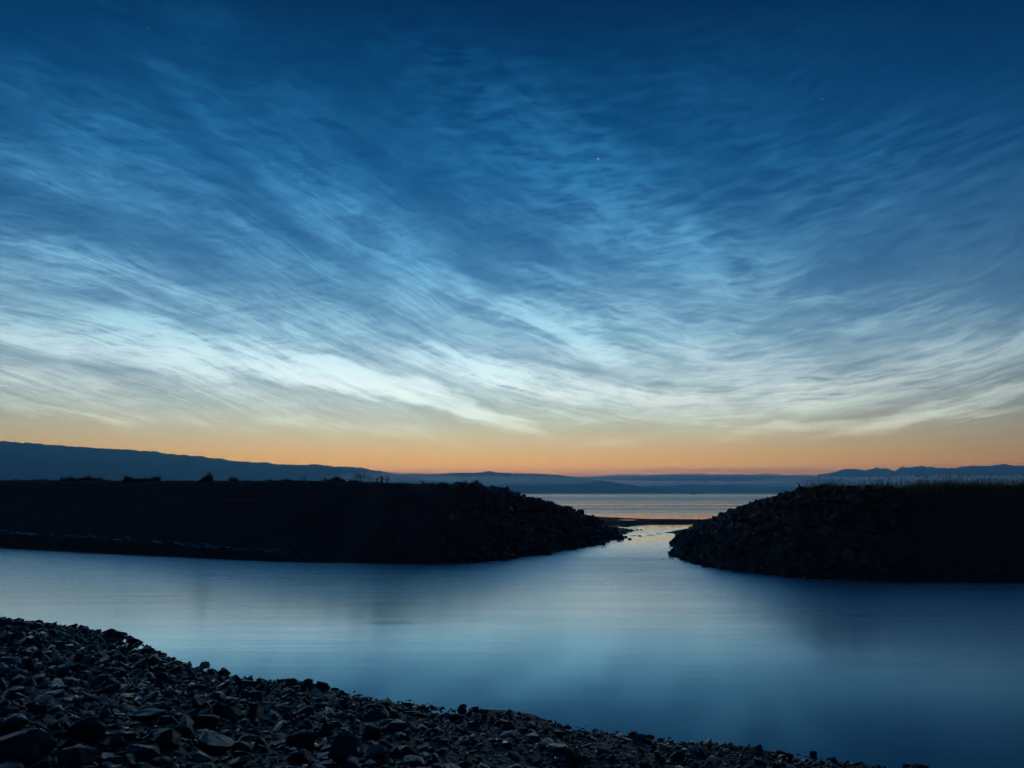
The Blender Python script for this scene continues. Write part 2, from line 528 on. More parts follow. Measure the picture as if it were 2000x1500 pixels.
def rock_material(name, lo, hi, rough=(0.35, 0.7), spec=0.5, grain=9.0, warm=0.25, bump=0.5):
    m, n, b = material(name)
    geo = n.node('ShaderNodeNewGeometry')
    oi = n.node('ShaderNodeObjectInfo')
    co = n.node('ShaderNodeTexCoord').outputs['Object']
    rnd = n.math('FRACT', n.math('ADD', geo.outputs['Random Per Island'], oi.outputs['Random']))
    r2 = n.math('FRACT', n.math('MULTIPLY', rnd, 37.7))
    nz = n.noise(n.mapping(geo.outputs['Position'], sc=(1, 1, 2.6)), grain, 5, 0.62, 0.4)
    f = n.math('ADD', n.math('MULTIPLY', rnd, 0.7), n.math('MULTIPLY', n.math('SUBTRACT', nz, 0.5), 1.1), clamp=True)
    col = n.ramp(f, [(0.0, lo), (0.6, tuple((a + c) / 2 for a, c in zip(lo, hi))), (1.0, hi)])
    col = n.mix(n.math('MULTIPLY', n.rng(r2, 0.72, 1.0), warm), col, (hi[0] * 1.3, hi[1] * 0.95, hi[2] * 0.7, 1))
    n.put(b.inputs['Base Color'], col)
    n.put(b.inputs['Roughness'], n.rng(n.math('ADD', r2, n.math('SUBTRACT', nz, 0.5)), 0.0, 1.0, rough[0], rough[1]))
    b.inputs['Specular IOR Level'].default_value = spec
    fine = n.noise(geo.outputs['Position'], grain * 4.5, 4, 0.65)
    set_bump(n, b, n.math('ADD', n.math('MULTIPLY', nz, 1.0), n.math('MULTIPLY', fine, 0.4)), bump, 0.03)
    return m


M = {}
M['shore_rock'] = rock_material('wet_slate', (0.009, 0.010, 0.012), (0.072, 0.076, 0.082), (0.10, 0.52), 0.7, 9.0, 0.35, 1.0)
M['bank_rock'] = rock_material('bank_rock', (0.065, 0.058, 0.050), (0.30, 0.265, 0.225), (0.5, 0.85), 0.35, 2.5, 0.5, 0.6)
M['hero_rock'] = rock_material('boulder_rock', (0.022, 0.024, 0.027), (0.13, 0.132, 0.135), (0.28, 0.6), 0.5, 7.0, 0.2, 0.8)
M['rust_rock'] = rock_material('rusty_rock', (0.09, 0.04, 0.02), (0.19, 0.085, 0.045), (0.4, 0.6), 0.4, 9.0, 0.2, 0.5)
M['pale_rock'] = rock_material('pale_rock', (0.06, 0.06, 0.06), (0.20, 0.20, 0.195), (0.35, 0.6), 0.4, 9.0, 0.1, 0.5)


def gravel_material(name, lo, hi, scale, rough, bump, patch=0.25):
    m, n, b = material(name)
    pos = n.node('ShaderNodeNewGeometry').outputs['Position']
    v = n.node('ShaderNodeTexVoronoi', feature='F1')
    n.put(v.inputs['Vector'], pos)
    v.inputs['Scale'].default_value = scale
    v.inputs['Randomness'].default_value = 1.0
    big = n.noise(pos, patch, 4, 0.6)
    fine = n.noise(pos, scale * 1.7, 4, 0.6)
    sepc = n.node('ShaderNodeSeparateColor')
    n.put(sepc.inputs[0], v.outputs['Color'])
    f = n.math('ADD', n.math('MULTIPLY', sepc.outputs[0], 0.6), n.math('MULTIPLY', n.math('SUBTRACT', big, 0.35), 0.9), clamp=True)
    n.put(b.inputs['Base Color'], n.ramp(f, [(0, lo), (1, hi)]))
    b.inputs['Roughness'].default_value = rough
    b.inputs['Specular IOR Level'].default_value = 0.3
    h = n.math('SUBTRACT', n.math('MULTIPLY', fine, 0.5), v.outputs['Distance'])
    set_bump(n, b, h, bump, 0.5 / scale)
    return m


M['bank_soil'] = gravel_material('bank_gravel', (0.075, 0.062, 0.048), (0.21, 0.172, 0.130), 9.0, 0.85, 0.9)
M['shore_soil'] = gravel_material('shore_gravel', (0.012, 0.013, 0.014), (0.05, 0.052, 0.053), 16.0, 0.6, 0.9, 0.6)
M['bar_gravel'] = gravel_material('bar_gravel', (0.03, 0.032, 0.034), (0.11, 0.112, 0.115), 8.0, 0.6, 0.9)
M['seabed'] = gravel_material('seabed', (0.03, 0.03, 0.03), (0.06, 0.06, 0.055), 1.0, 0.9, 0.3)


def simple(name, col, rough=0.8, spec=0.3, var=0.5, sc=8.0):
    m, n, b = material(name)
    pos = n.node('ShaderNodeNewGeometry')
    nz = n.noise(pos.outputs['Position'], sc, 3, 0.6)
    f = n.math('ADD', n.math('MULTIPLY', nz, 0.6), n.math('MULTIPLY', pos.outputs['Random Per Island'], 0.4))
    lo, hi = tuple(c * (1 - var) for c in col), tuple(c * (1 + var) for c in col)
    n.put(b.inputs['Base Color'], n.ramp(f, [(0.2, lo), (0.8, hi)]))
    b.inputs['Roughness'].default_value = rough
    b.inputs['Specular IOR Level'].default_value = spec
    return m


M['grass'] = simple('dune_grass', (0.26, 0.25, 0.095), 0.7, 0.3, 0.55, 0.7)
M['weed'] = simple('dry_weed', (0.075, 0.07, 0.035), 0.8, 0.2, 0.5, 3.0)
M['seed'] = simple('seed_head', (0.16, 0.13, 0.08), 0.9, 0.1, 0.4, 3.0)
M['leaf'] = simple('shrub_leaf', (0.05, 0.06, 0.025), 0.7, 0.2, 0.5, 5.0)
M['wood'] = simple('weathered_wood', (0.20, 0.19, 0.17), 0.75, 0.2, 0.4, 14.0)
M['bark'] = simple('dark_wood', (0.045, 0.04, 0.035), 0.85, 0.2, 0.4, 14.0)
M['hull'] = simple('dark_hull_paint', (0.03, 0.035, 0.04), 0.5, 0.4, 0.2, 0.5)
M['cabin'] = simple('grey_cabin_paint', (0.12, 0.12, 0.12), 0.5, 0.4, 0.2, 0.5)
M['forest'] = simple('far_forest', (0.035, 0.045, 0.035), 0.95, 0.0, 0.4, 0.004)
M['mountain'] = simple('far_rock', (0.05, 0.055, 0.06), 0.95, 0.0, 0.3, 0.002)


def water_material(name, kind):
    m, n, b = material(name)
    pos = n.node('ShaderNodeNewGeometry').outputs['Position']
    sp = n.node('ShaderNodeSeparateXYZ')
    n.put(sp.inputs[0], pos)
    x, y, z = sp.outputs
    b.inputs['Base Color'].default_value = (0.006, 0.085, 0.17, 1)
    b.inputs['IOR'].default_value = 1.27 if kind == 'river' else 1.333
    if kind == 'river':
        # current drawn out by the wind: rougher on the outer bend, calmer under the far right bank
        warp = n.noise(pos, 0.08, 3, 0.5)
        base = n.rng(n.math('ADD', x, n.math('MULTIPLY', n.math('SUBTRACT', warp, 0.5), 16)), -14, 12, 0.30, 0.34, 'SMOOTHSTEP')
        yx = n.math('ADD', y, n.math('MULTIPLY', n.math('MAXIMUM', n.math('SUBTRACT', x, 3.0), 0.0), 1.3))
        near = n.math('MULTIPLY', n.rng(y, 38, 56, 1.0, 0.28), n.rng(yx, 10, 36, 0.25, 1.0, 'SMOOTHSTEP'))
        base = n.math('MULTIPLY', base, near)
        lines = n.noise(n.mapping(pos, rot=(0, 0, R(12)), sc=(0.10, 1.15, 1)), 1.0, 5, 0.62, 0.5)
        rgh = n.math('MULTIPLY', base, n.rng(lines, 0.3, 0.7, 0.86, 1.14))
        n.put(b.inputs['Roughness'], rgh)
        rip = n.noise(n.mapping(pos, rot=(0, 0, R(12)), sc=(0.35, 2.6, 1)), 1.0, 5, 0.65, 0.8)
        h = n.math('ADD', n.math('MULTIPLY', lines, 1.0), n.math('MULTIPLY', rip, 0.22))
        amp = n.math('MULTIPLY', n.rng(x, -6, 14, 1.0, 0.45), n.rng(y, 8, 30, 0.10, 1.0, 'SMOOTHSTEP'))
        # an eddy over a sunken stone
        ex, ey = ground(772, 1222)
        q = n.mapping(pos, loc=(ex, ey, 0), rot=(0, 0, R(-4)), sc=(1.4, 0.85, 1), kind='TEXTURE')
        ed = n.rng(n.vmath('LENGTH', q, out=1), 0.0, 1.0, 1.0, 0.0, 'SMOOTHERSTEP')
        set_bump(n, b, n.math('ADD', n.math('MULTIPLY', h, amp), n.math('MULTIPLY', ed, 0.45)), 0.09, 0.12)
        nrm = b.inputs['Normal'].links[0].from_socket
        # surface sheen over the dark blue, silty body of the water; reflected light is tinted blue near and boosted farther out, by position
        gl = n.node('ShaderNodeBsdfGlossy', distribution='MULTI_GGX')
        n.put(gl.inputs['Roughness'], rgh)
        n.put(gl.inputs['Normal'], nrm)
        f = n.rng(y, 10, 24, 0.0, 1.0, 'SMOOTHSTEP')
        n.put(gl.inputs['Color'], n.mix(f, (0.50, 0.84, 1.0, 1), (1.0, 0.99, 0.97, 1)))  # blue reflection painted into the gloss colour near the camera, fading out with distance
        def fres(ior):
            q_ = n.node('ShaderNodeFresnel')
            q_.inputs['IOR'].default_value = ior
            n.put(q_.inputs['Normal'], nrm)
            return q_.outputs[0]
        far_boost = n.math('MULTIPLY', n.rng(y, 9, 17, 0.0, 1.0, 'SMOOTHSTEP'), n.rng(x, 2, 14, 1.0, 0.6))  # added reflection brightness farther out, weaker towards the right
        keep_ = n.math('MULTIPLY', n.math('SUBTRACT', 1.0, fres(1.30)), n.math('SUBTRACT', 1.0, n.math('MULTIPLY', fres(1.9), far_boost)))
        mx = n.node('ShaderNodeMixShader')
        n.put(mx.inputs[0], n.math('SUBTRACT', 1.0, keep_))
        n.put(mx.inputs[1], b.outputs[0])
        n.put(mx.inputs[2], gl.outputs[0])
        b.inputs['Specular IOR Level'].default_value = 0.0
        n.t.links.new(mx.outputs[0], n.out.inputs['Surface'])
    else:
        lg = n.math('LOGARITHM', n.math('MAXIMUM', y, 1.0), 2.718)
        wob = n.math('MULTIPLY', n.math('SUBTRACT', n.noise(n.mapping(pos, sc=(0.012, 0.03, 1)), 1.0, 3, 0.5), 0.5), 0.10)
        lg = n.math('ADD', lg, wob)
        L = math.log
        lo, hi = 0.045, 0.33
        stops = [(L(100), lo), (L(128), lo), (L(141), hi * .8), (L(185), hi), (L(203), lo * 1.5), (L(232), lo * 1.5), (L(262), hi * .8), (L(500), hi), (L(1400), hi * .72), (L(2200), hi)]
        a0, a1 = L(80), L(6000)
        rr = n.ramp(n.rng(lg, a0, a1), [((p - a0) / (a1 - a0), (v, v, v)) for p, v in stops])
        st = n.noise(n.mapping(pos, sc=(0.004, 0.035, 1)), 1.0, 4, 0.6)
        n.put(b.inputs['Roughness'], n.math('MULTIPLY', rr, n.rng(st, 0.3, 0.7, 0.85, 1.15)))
        set_bump(n, b, n.noise(n.mapping(pos, sc=(0.05, 0.5, 1)), 1.0, 4, 0.6), 0.05, 0.1)
    return m


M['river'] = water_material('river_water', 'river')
M['sea'] = water_material('sea_water', 'sea')
m, n, b = material('puddle_water')
b.inputs['Base Color'].default_value = (0.005, 0.01, 0.012, 1)
b.inputs['Roughness'].default_value = 0.22
b.inputs['IOR'].default_value = 1.333
M['puddle'] = m

# ------------------------------------------------------------------ the setting
def structure(name, mesh, mat, label):
    return tag(obj(name, mesh, mat), label, kind='structure')


structure('ground', mesh_from('ground', [(-37000, -4800, -3), (37000, -4800, -3), (37000, 38000, -3), (-37000, 38000, -3)], [(0, 1, 2, 3)]), M['seabed'],
          'dark gravel bed under the river and the sea')
sx = np.concatenate([-np.geomspace(36000, 40, 24), np.linspace(-30, 30, 13), np.geomspace(40, 36000, 24)])
sy = np.concatenate([np.linspace(86, 140, 10), np.geomspace(160, 37500, 26)])
structure('sea', field('sea', sx, sy, lambda x, y: SEA_Z + 0 * x), M['sea'], 'calm sea inlet beyond the gap, with blue and orange bands')
rx = np.concatenate([np.linspace(-170, -30, 20), np.linspace(-28, -6, 12), np.arange(-5, 24, 0.22), np.linspace(26, 170, 20)])
ry = np.concatenate([np.linspace(-62, 54, 30), np.arange(55, 96, 0.25)])


def keep_river(c):
    # nothing deep under the banks
    return (sdist(c[:, 0], c[:, 1], LEFT_POLY) < 9) & (sdist(c[:, 0], c[:, 1], RIGHT_POLY) < 9) & ((c[:, 1] < 62) | (np.abs(c[:, 0] - 10) < 22) | (c[:, 0] < -30))


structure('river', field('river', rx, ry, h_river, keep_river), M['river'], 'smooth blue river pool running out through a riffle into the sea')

gxl = np.concatenate([np.linspace(-170, -46, 50), np.arange(-45, 11, 0.28)])
left_bank = structure('gravel_bank', field('gravel_bank', gxl, np.concatenate([np.arange(32, 66, 0.28), np.linspace(67, 172, 60)]), h_left,
                      lambda c: sdist(c[:, 0], c[:, 1], LEFT_POLY) > -2.5), M['bank_soil'], 'long dark gravel embankment on the left, ending in a rocky nose')
right_bank = structure('grassy_bank', field('grassy_bank', np.concatenate([np.arange(6, 38, 0.28), np.linspace(39, 172, 50)]),
                       np.concatenate([np.arange(25, 66, 0.28), np.linspace(67, 152, 50)]), h_right,
                       lambda c: sdist(c[:, 0], c[:, 1], RIGHT_POLY) > -2.5), M['bank_soil'], 'dark rocky embankment on the right with grass along its top')
near_shore = structure('stony_shore', field('stony_shore', np.concatenate([np.linspace(-90, -21, 30), np.arange(-20, 12, 0.16), np.linspace(13, 60, 16)]),
                       np.concatenate([np.linspace(-60, 0, 20), np.arange(0.5, 24, 0.16), np.linspace(25, 36, 8)]), h_near,
                       lambda c: sdist(c[:, 0], c[:, 1], NEAR_POLY) > -1.6), M['shore_soil'], 'dark stony shore sloping down to the river in the foreground')
structure('sand_spit', field('sand_spit', np.arange(0, 60, 0.6), np.arange(80, 175, 0.6), h_spit,
          lambda c: c[:, 2] > SEA_Z - 0.25), M['bank_soil'], 'low dark spit of gravel lying across the river mouth')
gravel_bar_l = structure('gravel_bar', field('gravel_bar', np.arange(3, 15, 0.2), np.arange(44, 74, 0.2), lambda x, y: h_bar(BAR_L, x, y, 81),
          lambda c: c[:, 2] > h_river(c[:, 0], c[:, 1]) - 0.35), M['bar_gravel'], 'low gravel bar at the foot of the left nose')
gravel_bar_r = structure('gravel_bar', field('gravel_bar', np.arange(8, 28, 0.2), np.arange(48, 90, 0.2), lambda x, y: h_bar(BAR_R, x, y, 91),
          lambda c: c[:, 2] > h_river(c[:, 0], c[:, 1]) - 0.35), M['bar_gravel'], 'low gravel bar at the foot of the right nose')


# ------------------------------------------------------------------ far land
def ridge(name, label, pts, D, depth, mat, seed, bumps, step, kind='structure'):
    """A range whose skyline was surveyed at distance D: real hills with a seaward slope, a crest and a back."""
    px = np.array([p[0] for p in pts], float)
    zt = []
    for p in pts:
        d = ray(*p)
        zt.append(CAM_H + d.z * D / math.hypot(d.y, 0))
    xw = np.array([ray(*p).x / ray(*p).y * D for p in pts])
    xs = np.arange(xw[0], xw[-1], step)
    crest = np.interp(xs, xw, zt)
    rows = [(-1.0, 0.0), (-0.97, .06), (-0.85, .22), (-0.7, .38), (-0.55, .55), (-0.4, .70), (-0.25, .84), (-0.12, .94), (-0.04, .985), (0.0, 1.0), (0.06, .985), (0.3, .8), (0.7, .4), (1.0, 0.0)]
    V, F = [], []
    for j, (s, k) in enumerate(rows):
        dep = depth * (0.25 + 0.75 * np.clip(crest / max(zt), 0, 1))
        yy = D + s * dep + (0.16 * dep * fbm(xs / (depth * .5), xs * 0 + j * .3, 3, seed) * (1 - k))
        xx = xs * yy / D if s < 0 else xs
        zz = SEA_Z - 1 + np.maximum(crest - SEA_Z + 1, 0) * k * (1 + (0.10 * fbm(xs / (depth * .18), xs * 0 + j * 1.7, 3, seed + 5) * (0.15 < k < 0.97)))
        if j in (8, 9, 10):
            zz = zz + bumps * (0.5 + fbm(xs / (bumps * 4.0), xs * 0 + j * 9.1, 3, seed + 9, .7)) * np.clip(crest / (bumps * 6), 0, 1)
        V.append(np.stack([xx, yy, zz], 1))
    n_ = len(xs)
    V = np.concatenate(V)
    i = np.arange(len(rows) * n_).reshape(len(rows), n_)
    F = np.stack([i[:-1, :-1].ravel(), i[:-1, 1:].ravel(), i[1:, 1:].ravel(), i[1:, :-1].ravel()], 1)
    return tag(obj(name, mesh_np(name, V, F, True), mat), label, kind=kind)


HILL = [(-900, 868), (-500, 858), (-200, 857), (0, 862), (60, 867), (100, 870), (150, 874), (200, 877), (260, 880), (300, 882), (318, 887), (360, 890), (400, 894), (450, 900),
        (500, 905), (530, 908), (570, 909), (640, 911), (690, 914), (715, 916), (735, 921), (770, 926), (810, 932), (860, 941), (910, 951), (960, 963)]
left_hill = ridge('wooded_hill', 'long wooded hill falling to the sea beyond the left embankment', HILL, 5200, 1400, M['forest'], 3, 5.5, 6.0)
ridge('headland', 'dark blue headland with mist across it beyond the gap', [(560, 930), (700, 927), (780, 926), (830, 927), (870, 925), (920, 924), (960, 923), (1000, 925), (1050, 926),
      (1100, 929), (1130, 933), (1160, 937), (1200, 943), (1235, 948), (1270, 954), (1295, 959), (1312, 964)], 6500, 1100, M['forest'], 13, 4.0, 12.0)
ridge('headland', 'faint low headland tapering behind the dark one', [(1100, 950), (1200, 951), (1290, 953), (1340, 957), (1375, 960), (1396, 964)], 7600, 700, M['forest'], 23, 4.0, 25.0)
ridge('mountains', 'distant blue mountain range above the fog on the right', [(1180, 957), (1240, 954), (1275, 949), (1300, 951), (1345, 947), (1400, 949), (1450, 946), (1500, 947), (1560, 940), (1600, 929),
      (1630, 923), (1655, 917), (1672, 917), (1690, 920), (1712, 915), (1738, 918), (1752, 921), (1762, 913), (1780, 915), (1798, 911), (1820, 914), (1850, 916), (1880, 913), (1905, 911), (1950, 912),
      (1968, 909), (1985, 912), (2010, 911), (2100, 902), (2250, 910), (2400, 925), (2600, 945), (2700, 962)], 9300, 1300, M['mountain'], 33, 9.0, 12.0)

# ------------------------------------------------------------------ stones
rng = np.random.default_rng(7)
random.seed(7)


def hull_stone(seed, dims, npts=14, bev=0.0, chip=0.0):
    r = np.random.default_rng(seed)
    bm = bmesh.new()
    for _ in range(npts):
        p = r.normal(size=3)
        p /= np.abs(p).max() ** 0.45 * np.linalg.norm(p) ** 0.55
        p *= r.uniform(0.82, 1.0)
        bm.verts.new((p[0] * dims[0], p[1] * dims[1], p[2] * dims[2]))
    res = bmesh.ops.convex_hull(bm, input=bm.verts)
    junk = list({e for e in res['geom_interior'] + res['geom_unused'] if isinstance(e, bmesh.types.BMVert) and e.is_valid})
    if junk:
        bmesh.ops.delete(bm, geom=junk, context='VERTS')
    if bev:
        bmesh.ops.bevel(bm, geom=list(bm.edges), offset=bev, segments=1, affect='EDGES', profile=0.6, clamp_overlap=True)
    bmesh.ops.triangulate(bm, faces=bm.faces)
    if chip:
        bmesh.ops.subdivide_edges(bm, edges=list(bm.edges), cuts=1, use_grid_fill=True)
        bmesh.ops.triangulate(bm, faces=bm.faces)
        bmesh.ops.subdivide_edges(bm, edges=list(bm.edges), cuts=1, use_grid_fill=True)
        bmesh.ops.triangulate(bm, faces=bm.faces)
        for v in bm.verts:
            q = v.co * 3.1 + Vector((seed * 1.7, 0, 0))
            q2 = Vector((v.co.x * 2.2, v.co.y * 2.2, v.co.z * 11.0 + seed))
            v.co += v.co.normalized() * chip * (mnoise.fractal(q, 1.0, 2.0, 3) + 0.7 * mnoise.noise(q2))
    me = bpy.data.meshes.new('stone')
    bm.to_mesh(me)
    bm.free()
    return me


DIMS = [(1, .72, .42), (1, .8, .6), (1, .6, .28), (1, .85, .34), (1, .7, .7), (1, .55, .45), (1, .9, .5), (1, .65, .2)]
PIECE = [hull_stone(100 + i, DIMS[i % 8], 13 + (i % 3) * 5, (0.05, 0.06, 0.09)[i % 3]) for i in range(24)]           # picked out one by one
LITTLE = []                                                                       # for the mass of small ones
for i in range(24):
    me = hull_stone(300 + i, DIMS[i % 8], 11)
    v = np.array([p.co[:] for p in me.vertices])
    f = np.array([p.vertices[:] for p in me.polygons])
    LITTLE.append((v, f))
    bpy.data.meshes.remove(me)


def rot_np(a, b, c):
    ca, sa, cb, sb, cc, sc_ = math.cos(a), math.sin(a), math.cos(b), math.sin(b), math.cos(c), math.sin(c)
    rx_ = np.array([[1, 0, 0], [0, ca, -sa], [0, sa, ca]])
    ry_ = np.array([[cb, 0, sb], [0, 1, 0], [-sb, 0, cb]])
    rz_ = np.array([[cc, -sc_, 0], [sc_, cc, 0], [0, 0, 1]])
    return rz_ @ ry_ @ rx_


def stone_mass(name, places, mat, parent, label):
    """places: x, y, z, size, tilt -> one mesh of many small stones."""
    V, F, o = [], [], 0
    for (x, y, z, s, tl) in places:
        v, f = LITTLE[rng.integers(len(LITTLE))]
        m_ = rot_np(rng.normal() * tl, rng.normal() * tl, rng.uniform(0, 6.28))
        V.append((v * s) @ m_.T + (x, y, z))
        F.append(f + o)
        o += len(v)
    ob = obj(name, mesh_np(name, np.concatenate(V), np.concatenate(F)), mat, parent)
    return tag(ob, label, kind='stuff')


class Spread:
    """Dart throwing on a coarse hash so that big stones keep apart."""
    def __init__(self, cell):
        self.c, self.g = cell, {}

    def ok(self, x, y, r, k=0.75):
        i, j = int(x // self.c), int(y // self.c)
        n_ = 2
        for a in range(i - n_, i + n_ + 1):
            for b_ in range(j - n_, j + n_ + 1):
                for (u, v, q) in self.g.get((a, b_), ()):
                    if (u - x) ** 2 + (v - y) ** 2 < ((r + q) * k) ** 2:
                        return False
        self.g.setdefault((i, j), []).append((x, y, r))
        return True


def project(x, y, z):
    c, s = math.cos(PITCH), math.sin(PITCH)
    zz = z - CAM_H
    f = y * c + zz * s
    return 1000 + FPX * x / f, 750 - FPX * (-y * s + zz * c) / f


def lay_stones(parent, hf, pts, sizes, mat, names, limit=290, sink=0.3, tilt=0.35, keepout=(), mass_name='stones', mass_label=''):
    """Place stones from large to small; those that show largest become objects, the rest one mass."""
    order = np.argsort(-sizes)
    sp = Spread(0.6)
    for (kx, ky, kr) in keepout:
        sp.ok(kx, ky, kr)
    P_ = []
    zz = hf(pts[:, 0], pts[:, 1])
    for i in order:
        x, y = pts[i]
        s = sizes[i]
        if sp.ok(x, y, s * 0.8):
            P_.append((x, y, float(zz[i]) + s * rng.uniform(0.0, 0.35) - s * sink * 0.3, s, tilt))
    def shown(p):
        X, Y = project(p[0], p[1], p[2])
        return p[3] / math.hypot(p[0], p[1]) if -20 < X < 2020 and Y < 1510 else 0
    P_.sort(key=shown, reverse=True)
    for k, (x, y, z, s, tl) in enumerate(P_[:limit]):
        o = obj(names, PIECE[int(rng.integers(len(PIECE)))], None, parent, (x, y, z),
                (rng.normal() * tl, rng.normal() * tl, rng.uniform(0, 6.28)), (s * rng.uniform(.85, 1.15), s * rng.uniform(.85, 1.15), s * rng.uniform(.8, 1.3)))
        o.material_slots[0].link = 'OBJECT'
        o.material_slots[0].material = mat
    if len(P_) > limit:
        stone_mass(mass_name, P_[limit:], mat, parent, mass_label)
    return len(P_)


for me in PIECE:
    me.materials.append(M['shore_rock'])

# --- boulders of the foreground that can be named one by one
HERO = [  # px, py (base), half width px, dims, yaw, tilts, mesh seed, material, name, label
    (672, 1486, 48, (1, .7, 1.15), 0.5, (0.15, -0.12), 501, 'hero_rock', 'boulder', 'tall dark wedge-shaped boulder standing on the shore near the bottom edge'),
    (30, 1492, 110, (1, .75, .55), 0.35, (0.1, -0.32), 502, 'hero_rock', 'boulder', 'big slanting dark boulder in the bottom left corner of the shore'),
    (150, 1497, 58, (1, .8, .75), 1.2, (0.2, 0.1), 503, 'pale_rock', 'boulder', 'grey boulder with a pale weathered face at the bottom edge, far left'),
    (285, 1408, 66, (1, .7, .34), 2.85, (0.12, 0.22), 504, 'hero_rock', 'rock_slab', 'flat dark slab with light streaks on its tilted top, left foreground'),
    (170, 1445, 55, (1, .8, .8), 0.3, (0.05, 0.15), 505, 'hero_rock', 'boulder', 'blocky dark boulder behind the bottom left corner boulder'),
    (228, 1456, 26, (1, .7, .8), 0.2, (0.1, -0.1), 506, 'pale_rock', 'rock', 'small square pale rock between the dark blocks at lower left'),
    (316, 1282, 14, (1, .8, .55), 0.2, (0.05, 0.05), 507, 'rust_rock', 'rock', 'rust coloured stone at the water edge on the left'),
    (853, 1448, 15, (1, .75, .62), 0.4, (0.05, 0.0), 508, 'pale_rock', 'rock', 'rounded pale oval stone among dark stones, bottom centre'),
    (845, 1420, 30, (1, .35, .25), -0.5, (0.1, 0.1), 509, 'hero_rock', 'rock_slab', 'long narrow slab pointing down to the right, centre foreground'),
    (990, 1418, 24, (1, .7, .5), -0.3, (0.1, 0.2), 510, 'hero_rock', 'rock', 'angular rock standing proud near the water, centre of the shore'),
    (1325, 1432, 22, (1, .8, .6), 0.2, (0.0, 0.1), 511, 'hero_rock', 'rock', 'rounded dark rock at the water edge, right part of the shore'),
    (420, 1465, 60, (1, .8, .6), 0.9, (0.1, 0.1), 512, 'hero_rock', 'boulder', 'broad dark boulder beside the tall wedge, its right neighbour the gap'),
    (590, 1462, 48, (1, .8, .72), 0.1, (0.1, 0.0), 513, 'hero_rock', 'boulder', 'dark rounded boulder with a lit rim just left of the tall wedge'),
    (12, 1222, 14, (1, .8, .8), 0.1, (0.1, 0.0), 514, 'hero_rock', 'boulder', 'dark boulder on the heap at the left edge by the water'),
    (345, 1440, 44, (1, .6, .7), 0.5, (0.2, 0.1), 515, 'hero_rock', 'boulder', 'upright dark boulder with a bright edge, left of the bottom centre'),
    (480, 1313, 10, (1, .9, 1.0), 0.5, (0.1, 0.1), 516, 'hero_rock', 'rock', 'single square stone standing up against the water, left of centre'),
]
HERO[11] = HERO[11][:9] + ('broad dark boulder between the upright one and the rounded one at the bottom',)
keep = []
for (px, py, hw, dims, yaw, tl, sd, mat, nm, lab) in HERO:
    p = hit(px, py, h_near, 3.0, 40.0)
    dist = p.y
    s = hw / FPX * dist * 0.70
    me = hull_stone(sd, dims, 20, 0.03, 0.07)
    o = obj(nm, me, M[mat], None, (p.x, p.y, p.z + dims[2] * s * 0.42), (tl[0], tl[1], yaw), (s, s, s))
    tag(o, lab, 'boulder' if nm == 'boulder' else 'rock')
    keep.append((p.x, p.y, s * 0.8))

# --- the stony shore itself
n_try = 90000
pts = np.stack([rng.uniform(-17, 9, n_try), rng.uniform(4.0, 21, n_try)], 1)
X, Y = project(pts[:, 0], pts[:, 1], h_near(pts[:, 0], pts[:, 1]))
dsh = sdist(pts[:, 0], pts[:, 1], NEAR_POLY)
ok = (X > -160) & (X < 2150) & (Y < 1640) & (dsh > -0.12)
pts = pts[ok]
dist = np.hypot(pts[:, 0], pts[:, 1])
u = rng.uniform(0, 1, len(pts))
sizes = 0.027 * (1 - u * 0.985) ** -0.42
lefty = sstep(3, -9, pts[:, 0])
sizes = np.clip(sizes * (0.85 + 0.5 * lefty), 0.026, 0.22)
lay_stones(near_shore, h_near, pts, sizes, M['shore_rock'], 'stone', 290, 0.3, 0.38, keep, 'small_stones', 'mass of small dark wet stones covering the shore')

# --- riprap on the two noses and small stones on the bank faces
def bank_points(n_, x0, x1, y0, y1, poly, hf, dens):
    p = np.stack([rng.uniform(x0, x1, n_), rng.uniform(y0, y1, n_)], 1)
    d = sdist(p[:, 0], p[:, 1], poly)
    X, Y = project(p[:, 0], p[:, 1], hf(p[:, 0], p[:, 1]))
    k = (d > -0.35) & (X > -150) & (X < 2150) & (rng.uniform(0, 1, n_) < dens(p[:, 0], p[:, 1], d, X))
    return p[k], d[k], X[k]


p, d, X = bank_points(26000, -14, 9, 33, 66, LEFT_POLY, h_left, lambda x, y, d, X: (0.16 + 0.84 * sstep(800, 960, X + 60 * vnoise(x * .4, y * .4, 3))) * (d < 11))
u = rng.uniform(0, 1, len(p))
sz = 0.085 * (1 - u * 0.985) ** -0.43 * (0.45 + 0.75 * sstep(780, 980, X))
lay_stones(left_bank, h_left, p, np.clip(sz, 0.05, 0.46), M['bank_rock'], 'boulder', 290, 0.3, 0.45, (), 'small_stones', 'mass of small stones on the nose of the left embankment')
p, d, X = bank_points(26000, 6, 24, 25, 66, RIGHT_POLY, h_right, lambda x, y, d, X: (0.14 + 0.86 * (1 - sstep(1640, 1790, X + 70 * vnoise(x * .4, y * .4, 4)))) * (d < 10))
u = rng.uniform(0, 1, len(p))
sz = 0.085 * (1 - u * 0.985) ** -0.46 * (0.4 + 0.9 * (1 - sstep(1640, 1800, X)))
lay_stones(right_bank, h_right, p, np.clip(sz, 0.05, 0.36), M['bank_rock'], 'boulder', 290, 0.3, 0.45, (), 'small_stones', 'mass of small stones on the nose of the right embankment')
